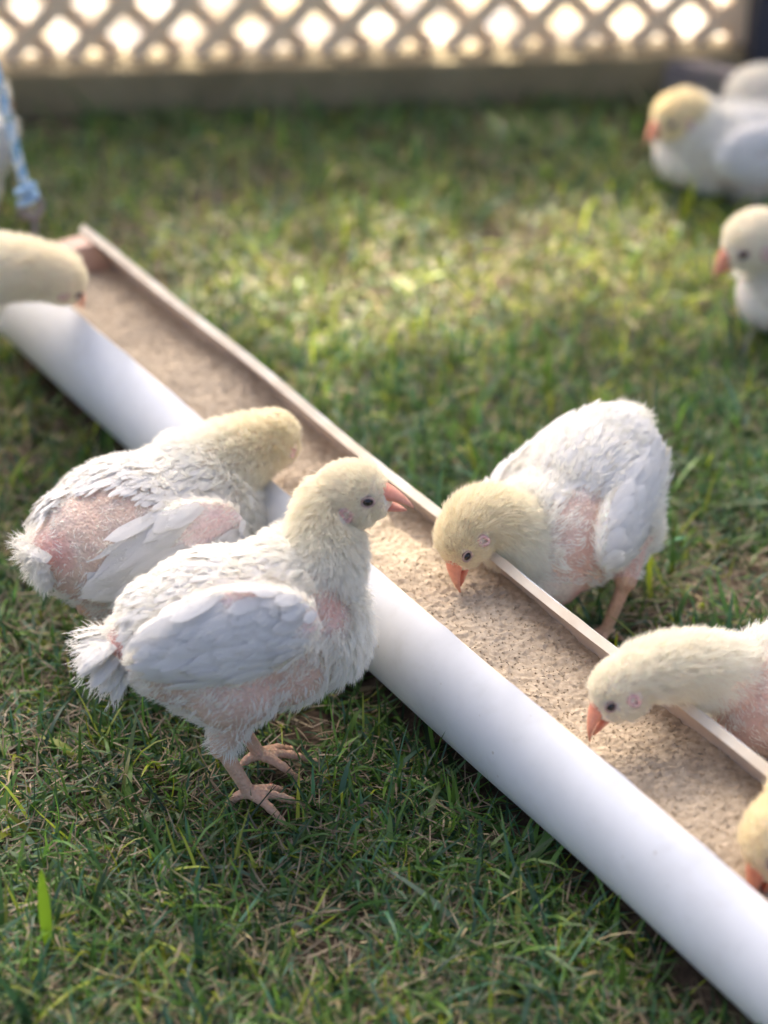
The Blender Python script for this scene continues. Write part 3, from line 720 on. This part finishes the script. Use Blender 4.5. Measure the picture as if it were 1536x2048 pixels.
# near left, standing, head up
chick('fluffy white chick standing alert in front of the pipe, head raised to the right', Q(474, 1258, 1.150), 14, Q(706, 988, 1.185), (1, -.16, .03), s=1.03, pitch=9,
      feet=[(-1, P(500, 1622, 0), 2), (1, P(520, 1545, 0), 14)], voxel=.0013, hairs=64000, cream=.55, seed=11, beak_open=.5, neck_r=.88, hs=1.06, body_s=(.97, 1.16, 1.20), n0=(.054, 0, .026), neckpull=.8,
      patches=(((-.070, -.010, .014), .017, 1.0), ((.052, -.030, .016), .018, .8), ((.010, -.044, -.028), .046, .66), ((-.036, -.040, -.026), .046, .58), ((-.064, -.014, -.020), .022, .85)),
      wingpatch=(((.98, -.15), .24, .6), ((.35, .80), .22, .85)), tail=.95, wing_tilt=-6, wing_s=(1.18, 1.02), wing_off=(-.003, .020), drop=(1, -.034))
# behind it, head down in the trough
chick('plump chick seen from behind bending its head down into the trough', Q(286, 1062, 1.315), 36, Q(542, 880, 1.385), (.34, .86, -.46), s=1.10, pitch=0,
      feet=[(-1, P(235, 1330, 0), 20), (1, P(330, 1280, 0), 40)], voxel=.0015, hairs=46000, cream=.72, seed=12, body_s=(.98, 1.16, 1.14), neckpull=.7, neck_r=.95, 
      patches=(((-.070, -.012, .016), .015, 1.0), ((-.048, -.028, -.016), .070, .58), ((-.046, -.030, .022), .044, .55), ((-.070, -.004, -.020), .03, .74)),
      wingpatch=(((.66, .25), .50, .6),), tail=.45, wing_tilt=-14, wing_s=(1.08, 1.0), drop=(1, -.016))
# right, behind the trough
chick('chick standing behind the trough with its neck bent and beak down in the feed', Q(1152, 1008, 1.345), 232, Q(930, 1072, 1.262), (-.22, -.42, -.85), s=1.04, pitch=-18, hup=(-.75, -.3, .45),
      feet=[(1, P(1208, 1300, 0), 215), (-1, P(1092, 1225, 0), 215)], voxel=.0015, hairs=52000, cream=.8, seed=13, beak=1.25, hs=.98, neck_r=.9, wing_s=(1.05, .9), n0=(.050, 0, .012), neckpull=.6,
      patches=(((.040, .034, .006), .028, .72), ((.020, .046, -.020), .034, .70), ((.050, .020, -.022), .022, .95), ((.034, .030, .026), .026, .6)), tail=.3, body_s=(1, 1.10, 1.06))
# right edge
chick('chick reaching in from the right edge, white nape arched and beak in the feed', Q(1672, 1405, 1.13), 184, Q(1243, 1378, 1.085), (-.62, -.30, -.70), s=1.02, pitch=4,
      feet=[(1, P(1660, 1700, 0), 185), (-1, P(1670, 1580, 0), 185)], voxel=.0015, hairs=50000, cream=.35, seed=14, beak=1.3, hs=.95, neck_r=.86, hup=(-.6, .1, .7), n0=(.052, 0, .008),
      patches=(((.052, .022, .004), .038, .70),((.03, .04, .004), .028, .66)), neckpull=.5)
# bottom right corner
chick('yellow headed chick at the bottom right corner pecking over the near rim', Q(1870, 1640, 1.0), 188, Q(1566, 1672, .972), (-.50, -.40, -.80), s=1.1, pitch=6,
      feet=[(1, P(1850, 1940, 0), 185)], voxel=.0018, hairs=30000, cream=1.0, seed=15, beak=1.15, hup=(-.7, .1, .6), hs=1.12)
# left edge, far end of the trough
chick('chick at the far left end of the trough with its head lowered over the rim', Q(-205, 580, 1.60), -4, Q(126, 562, 1.60), (.50, .34, -.80), s=1.0, pitch=0,
      feet=[(-1, P(-200, 760, 0), -10), (1, P(-180, 720, 0), -10)], voxel=.0018, hairs=34000, cream=.6, seed=16, hup=(.6, .1, .7), n0=(.05, 0, .010), neckpull=.7, neck_r=1.05, hs=.95, patches=(((.05, -.03, .0), .03, .7),))
# far right, lying
chick('chick resting flat on the far grass near the dark post, golden head turned left', Q(1478, 296, 2.09), 188, Q(1352, 230, 2.07), (-.80, -.35, -.48), s=1.02, body_s=(1.1, 1, .92), pitch=3, lying=True, voxel=.0022, hairs=22000, cream=1.15, seed=17,
      wingpatch=(((.2, .0), .3, .5),), hs=1.15)
chick('chick at the right edge standing in the shade, only head and breast showing', Q(1662, 590, 1.77), 180, Q(1508, 480, 1.755), (-.82, -.15, -.58), s=1.05, pitch=12, voxel=.0022, hairs=20000, cream=.45, seed=18,
      feet=[(1, P(1640, 735, 0), 180)], hs=1.28)
chick('pale chick mostly hidden behind the resting one in the top right corner', Q(1592, 232, 2.20), 200, Q(1700, 190, 2.21), (.7, -.2, -.3), s=.95, pitch=0, voxel=.0024, hairs=16000, cream=.2, seed=19)
chick('cream chick behind the blue rope at the left edge of the lawn', Q(-98, 300, 1.98), 65, Q(-20, 215, 2.02), (.5, .8, -.2), s=1.0, pitch=12, voxel=.0024, hairs=16000, cream=.5, seed=20,
      feet=[(-1, P(-50, 430, 0), 60)])

# ------------------------------------------------------------------ lawn
def blades(pos, L, W, head, lean, curl, cols, name, segs=4):
    n = len(pos); t = np.linspace(0, 1, segs + 1)
    hd = np.stack([np.cos(head), np.sin(head), 0 * head], 1); sd = np.stack([-np.sin(head), np.cos(head), 0 * head], 1)
    pts = np.empty((n, segs + 1, 3)); cur = np.zeros((n, 3)); ang_ = lean.copy(); pts[:, 0] = 0
    for k in range(segs):
        cur = cur + (hd * np.sin(ang_)[:, None] + np.array([0, 0, 1]) * np.cos(ang_)[:, None]) * (L / segs)[:, None]
        pts[:, k + 1] = cur; ang_ = ang_ + curl / segs
    pts = pts + pos[:, None]; pts[:, :, 2] = np.maximum(pts[:, :, 2], .0015)
    wt = np.array([.75, 1, .9, .6, .0][:segs]) if segs == 4 else np.linspace(1, .4, segs)
    off = sd[:, None] * (W[:, None] * wt[None])[..., None] * .5
    tw = rng.normal(0, .25, n)
    off = off + np.array([0, 0, 1]) * (np.linalg.norm(off, axis=2) * tw[:, None])[..., None]
    Lf = pts[:, :segs] - off; Rt = pts[:, :segs] + off; V = np.concatenate([Lf, Rt, pts[:, segs:]], 1)      # segs + segs + 1
    q = []
    for k in range(segs - 1): q.append((k, k + segs, k + segs + 1, k + 1))
    q.append((segs - 1, 2 * segs - 1, 2 * segs, 2 * segs))
    tris = []
    for a in q[:-1]: tris += [(a[0], a[1], a[2]), (a[0], a[2], a[3])]
    tris.append(q[-1][:3]); tris = np.array(tris)
    F = (tris[None] + (np.arange(n) * (2 * segs + 1))[:, None, None]).reshape(-1, 3)
    C = np.repeat(cols, 2 * segs + 1, 0)
    return fast_mesh(name, V.reshape(-1, 3), F, vcols=C)

def lawn():
    r = rng
    def fence_y(x): return FA[1] + (x - FA[0]) * fd[1] / fd[0]
    def sample(n, x0, x1, y0, y1): return np.stack([r.uniform(x0, x1, n), r.uniform(y0, y1, n), np.zeros(n)], 1)
    p = np.concatenate([sample(150000, -.62, .72, .72, 1.75), sample(75000, -.95, 1.0, 1.70, 2.38), sample(14000, -1.6, 1.6, .3, 2.4)])
    p = p[p[:, 1] < fence_y(p[:, 0]) - .004]
    # not inside the pipe
    d = (p - ax0); al = d @ tdh; of = d @ tn
    inside = (np.abs(of) < TR * .80) & (al > -.002)
    p = p[~inside]; n = len(p)
    patch = vnoise(p, 9, 31) + .5 * vnoise(p, 28, 32); dry = vnoise(p, 14, 33) + .6 * vnoise(p, 45, 34)
    bald = np.clip((vnoise(p, 22, 51) + .5 * vnoise(p, 60, 52) - .34) * 6, 0, 1); keep = r.random(n) < np.clip(.86 + .35 * patch, .45, 1) * (1 - .8 * bald); p = p[keep]; patch = patch[keep]; dry = dry[keep]; n = len(p)
    L = r.gamma(5, .0050, n) * (1 + .28 * patch); L = np.clip(L, .008, .058); W = r.uniform(.0010, .0027, n); wide = r.random(n) < .085; W[wide] *= 1.9; L[wide] *= 1.3
    head = r.uniform(0, 2 * math.pi, n); lean = np.abs(r.normal(.95, .5, n)); curl = r.normal(.9, .9, n)
    for lp in LEGS:
        L *= np.where(np.linalg.norm(p[:, :2] - lp, axis=1) < .034, .75, 1)
    g1 = np.array([.042, .120, .026]); g2 = np.array([.150, .285, .040]); g3 = np.array([.062, .155, .080])
    m1 = r.random(n)[:, None]; C = g1 * (1 - m1) + g2 * m1; k3 = r.random(n) < .25; C[k3] = g3 * r.uniform(.8, 1.5, (k3.sum(), 1))
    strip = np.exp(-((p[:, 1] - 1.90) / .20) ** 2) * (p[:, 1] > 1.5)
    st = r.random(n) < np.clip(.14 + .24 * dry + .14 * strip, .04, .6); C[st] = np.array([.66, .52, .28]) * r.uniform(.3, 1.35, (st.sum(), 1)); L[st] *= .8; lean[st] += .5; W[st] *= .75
    ye = (r.random(n) < .08 + .10 * dry + .40 * strip) & ~st; C[ye] = np.array([.34, .40, .03]) * r.uniform(.7, 1.2, (ye.sum(), 1))  # more yellow-green blades in the sunlit strip, sunshine painted into their colour
    C *= r.uniform(.4, 1.4, (n, 1)) * np.clip(.92 + .35 * vnoise(p, 60, 36), .5, 1.3)[:, None]
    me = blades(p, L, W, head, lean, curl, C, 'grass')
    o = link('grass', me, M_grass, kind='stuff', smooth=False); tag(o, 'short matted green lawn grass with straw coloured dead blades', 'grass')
    # thatch: dead curls lying at the bottom
    n = 42000; p = np.concatenate([sample(30000, -.62, .72, .72, 1.75), sample(12000, -.95, 1.0, 1.7, 2.38)]); p = p[p[:, 1] < fence_y(p[:, 0]) - .004]; d = p - ax0
    p = p[~((np.abs(d @ tn) < TR * .8) & (d @ tdh > -.002))]; n = len(p); p[:, 2] = r.uniform(.001, .012, n)
    me = blades(p, r.uniform(.008, .028, n), r.uniform(.0006, .0014, n), r.uniform(0, 6.28, n), r.uniform(1.1, 1.6, n), r.normal(0, .7, n), np.array([.34, .26, .16]) * r.uniform(.35, 1.25, (n, 1)), 'thatch')
    o = link('thatch', me, M_grass, kind='stuff', smooth=False); tag(o, 'dry thatch lying between the grass blades', 'thatch')
lawn()

# a few broad blades that stand out singly
def broad(px, tipx, Wd_, colr, label, y0=.002):
    b = P(px[0], px[1], y0); tp = np.asarray(tipx, float); n = 9; t = np.linspace(0, 1, n)
    up = np.array([0, 0, 1.0]); L = np.linalg.norm(tp - b); pts = bezier([b, b + up * L * .4, tp * .55 + b * .45 + up * L * .15, tp], n)
    tang = nrm(np.gradient(pts, axis=0)); side = nrm(np.cross(tang, np.array([0, .85, .5]))); w = Wd_ * np.sin(np.clip(t * .85 + .15, 0, 1) * math.pi) ** .6
    V = []; F = []
    nn = nrm(np.cross(side, tang))
    for i in range(n):
        for u in (-1, 0, 1): V.append(pts[i] + side[i] * u * w[i] / 2 - nn[i] * abs(u) * w[i] * .12 - b)
    for i in range(n - 1):
        for u in range(2): k = i * 3 + u; F.append((k, k + 1, k + 4, k + 3))
    me = mesh('grass_blade', V, F); set_col(me, np.array(colr)); o = link('grass_blade', me, M_grass); o.location = b
    tag(o, label, 'grass blade', 'single broad grass blades')
broad((98, 1900), Q(82, 1735, P(98, 1900, 0)[1] + .0), .0075, (.17, .30, .02), 'bright yellow green broad blade standing at the lower left of the lawn')
broad((152, 800), Q(148, 685, P(152, 800, 0)[1]), .0042, (.035, .075, .03), 'thin dark blade standing up before the far part of the white pipe')
broad((205, 905), Q(212, 850, P(205, 905, 0)[1]), .0055, (.06, .13, .03), 'short dark blade by the pipe just beyond the hindmost chick')
broad((370, 1720), Q(270, 1632, P(370, 1720, 0)[1] + .02), .0060, (.09, .20, .05), 'broad green blade leaning left below the alert chick')
broad((60, 2060), Q(-20, 1930, P(60, 2060, 0)[1] + .01), .0085, (.05, .12, .05), 'dark broad blade cut off by the bottom left corner')
broad((700, 1840), Q(835, 1800, P(700, 1840, 0)[1] - .01), .0060, (.06, .14, .04), 'broad green blade lying to the right in the lower middle of the lawn')
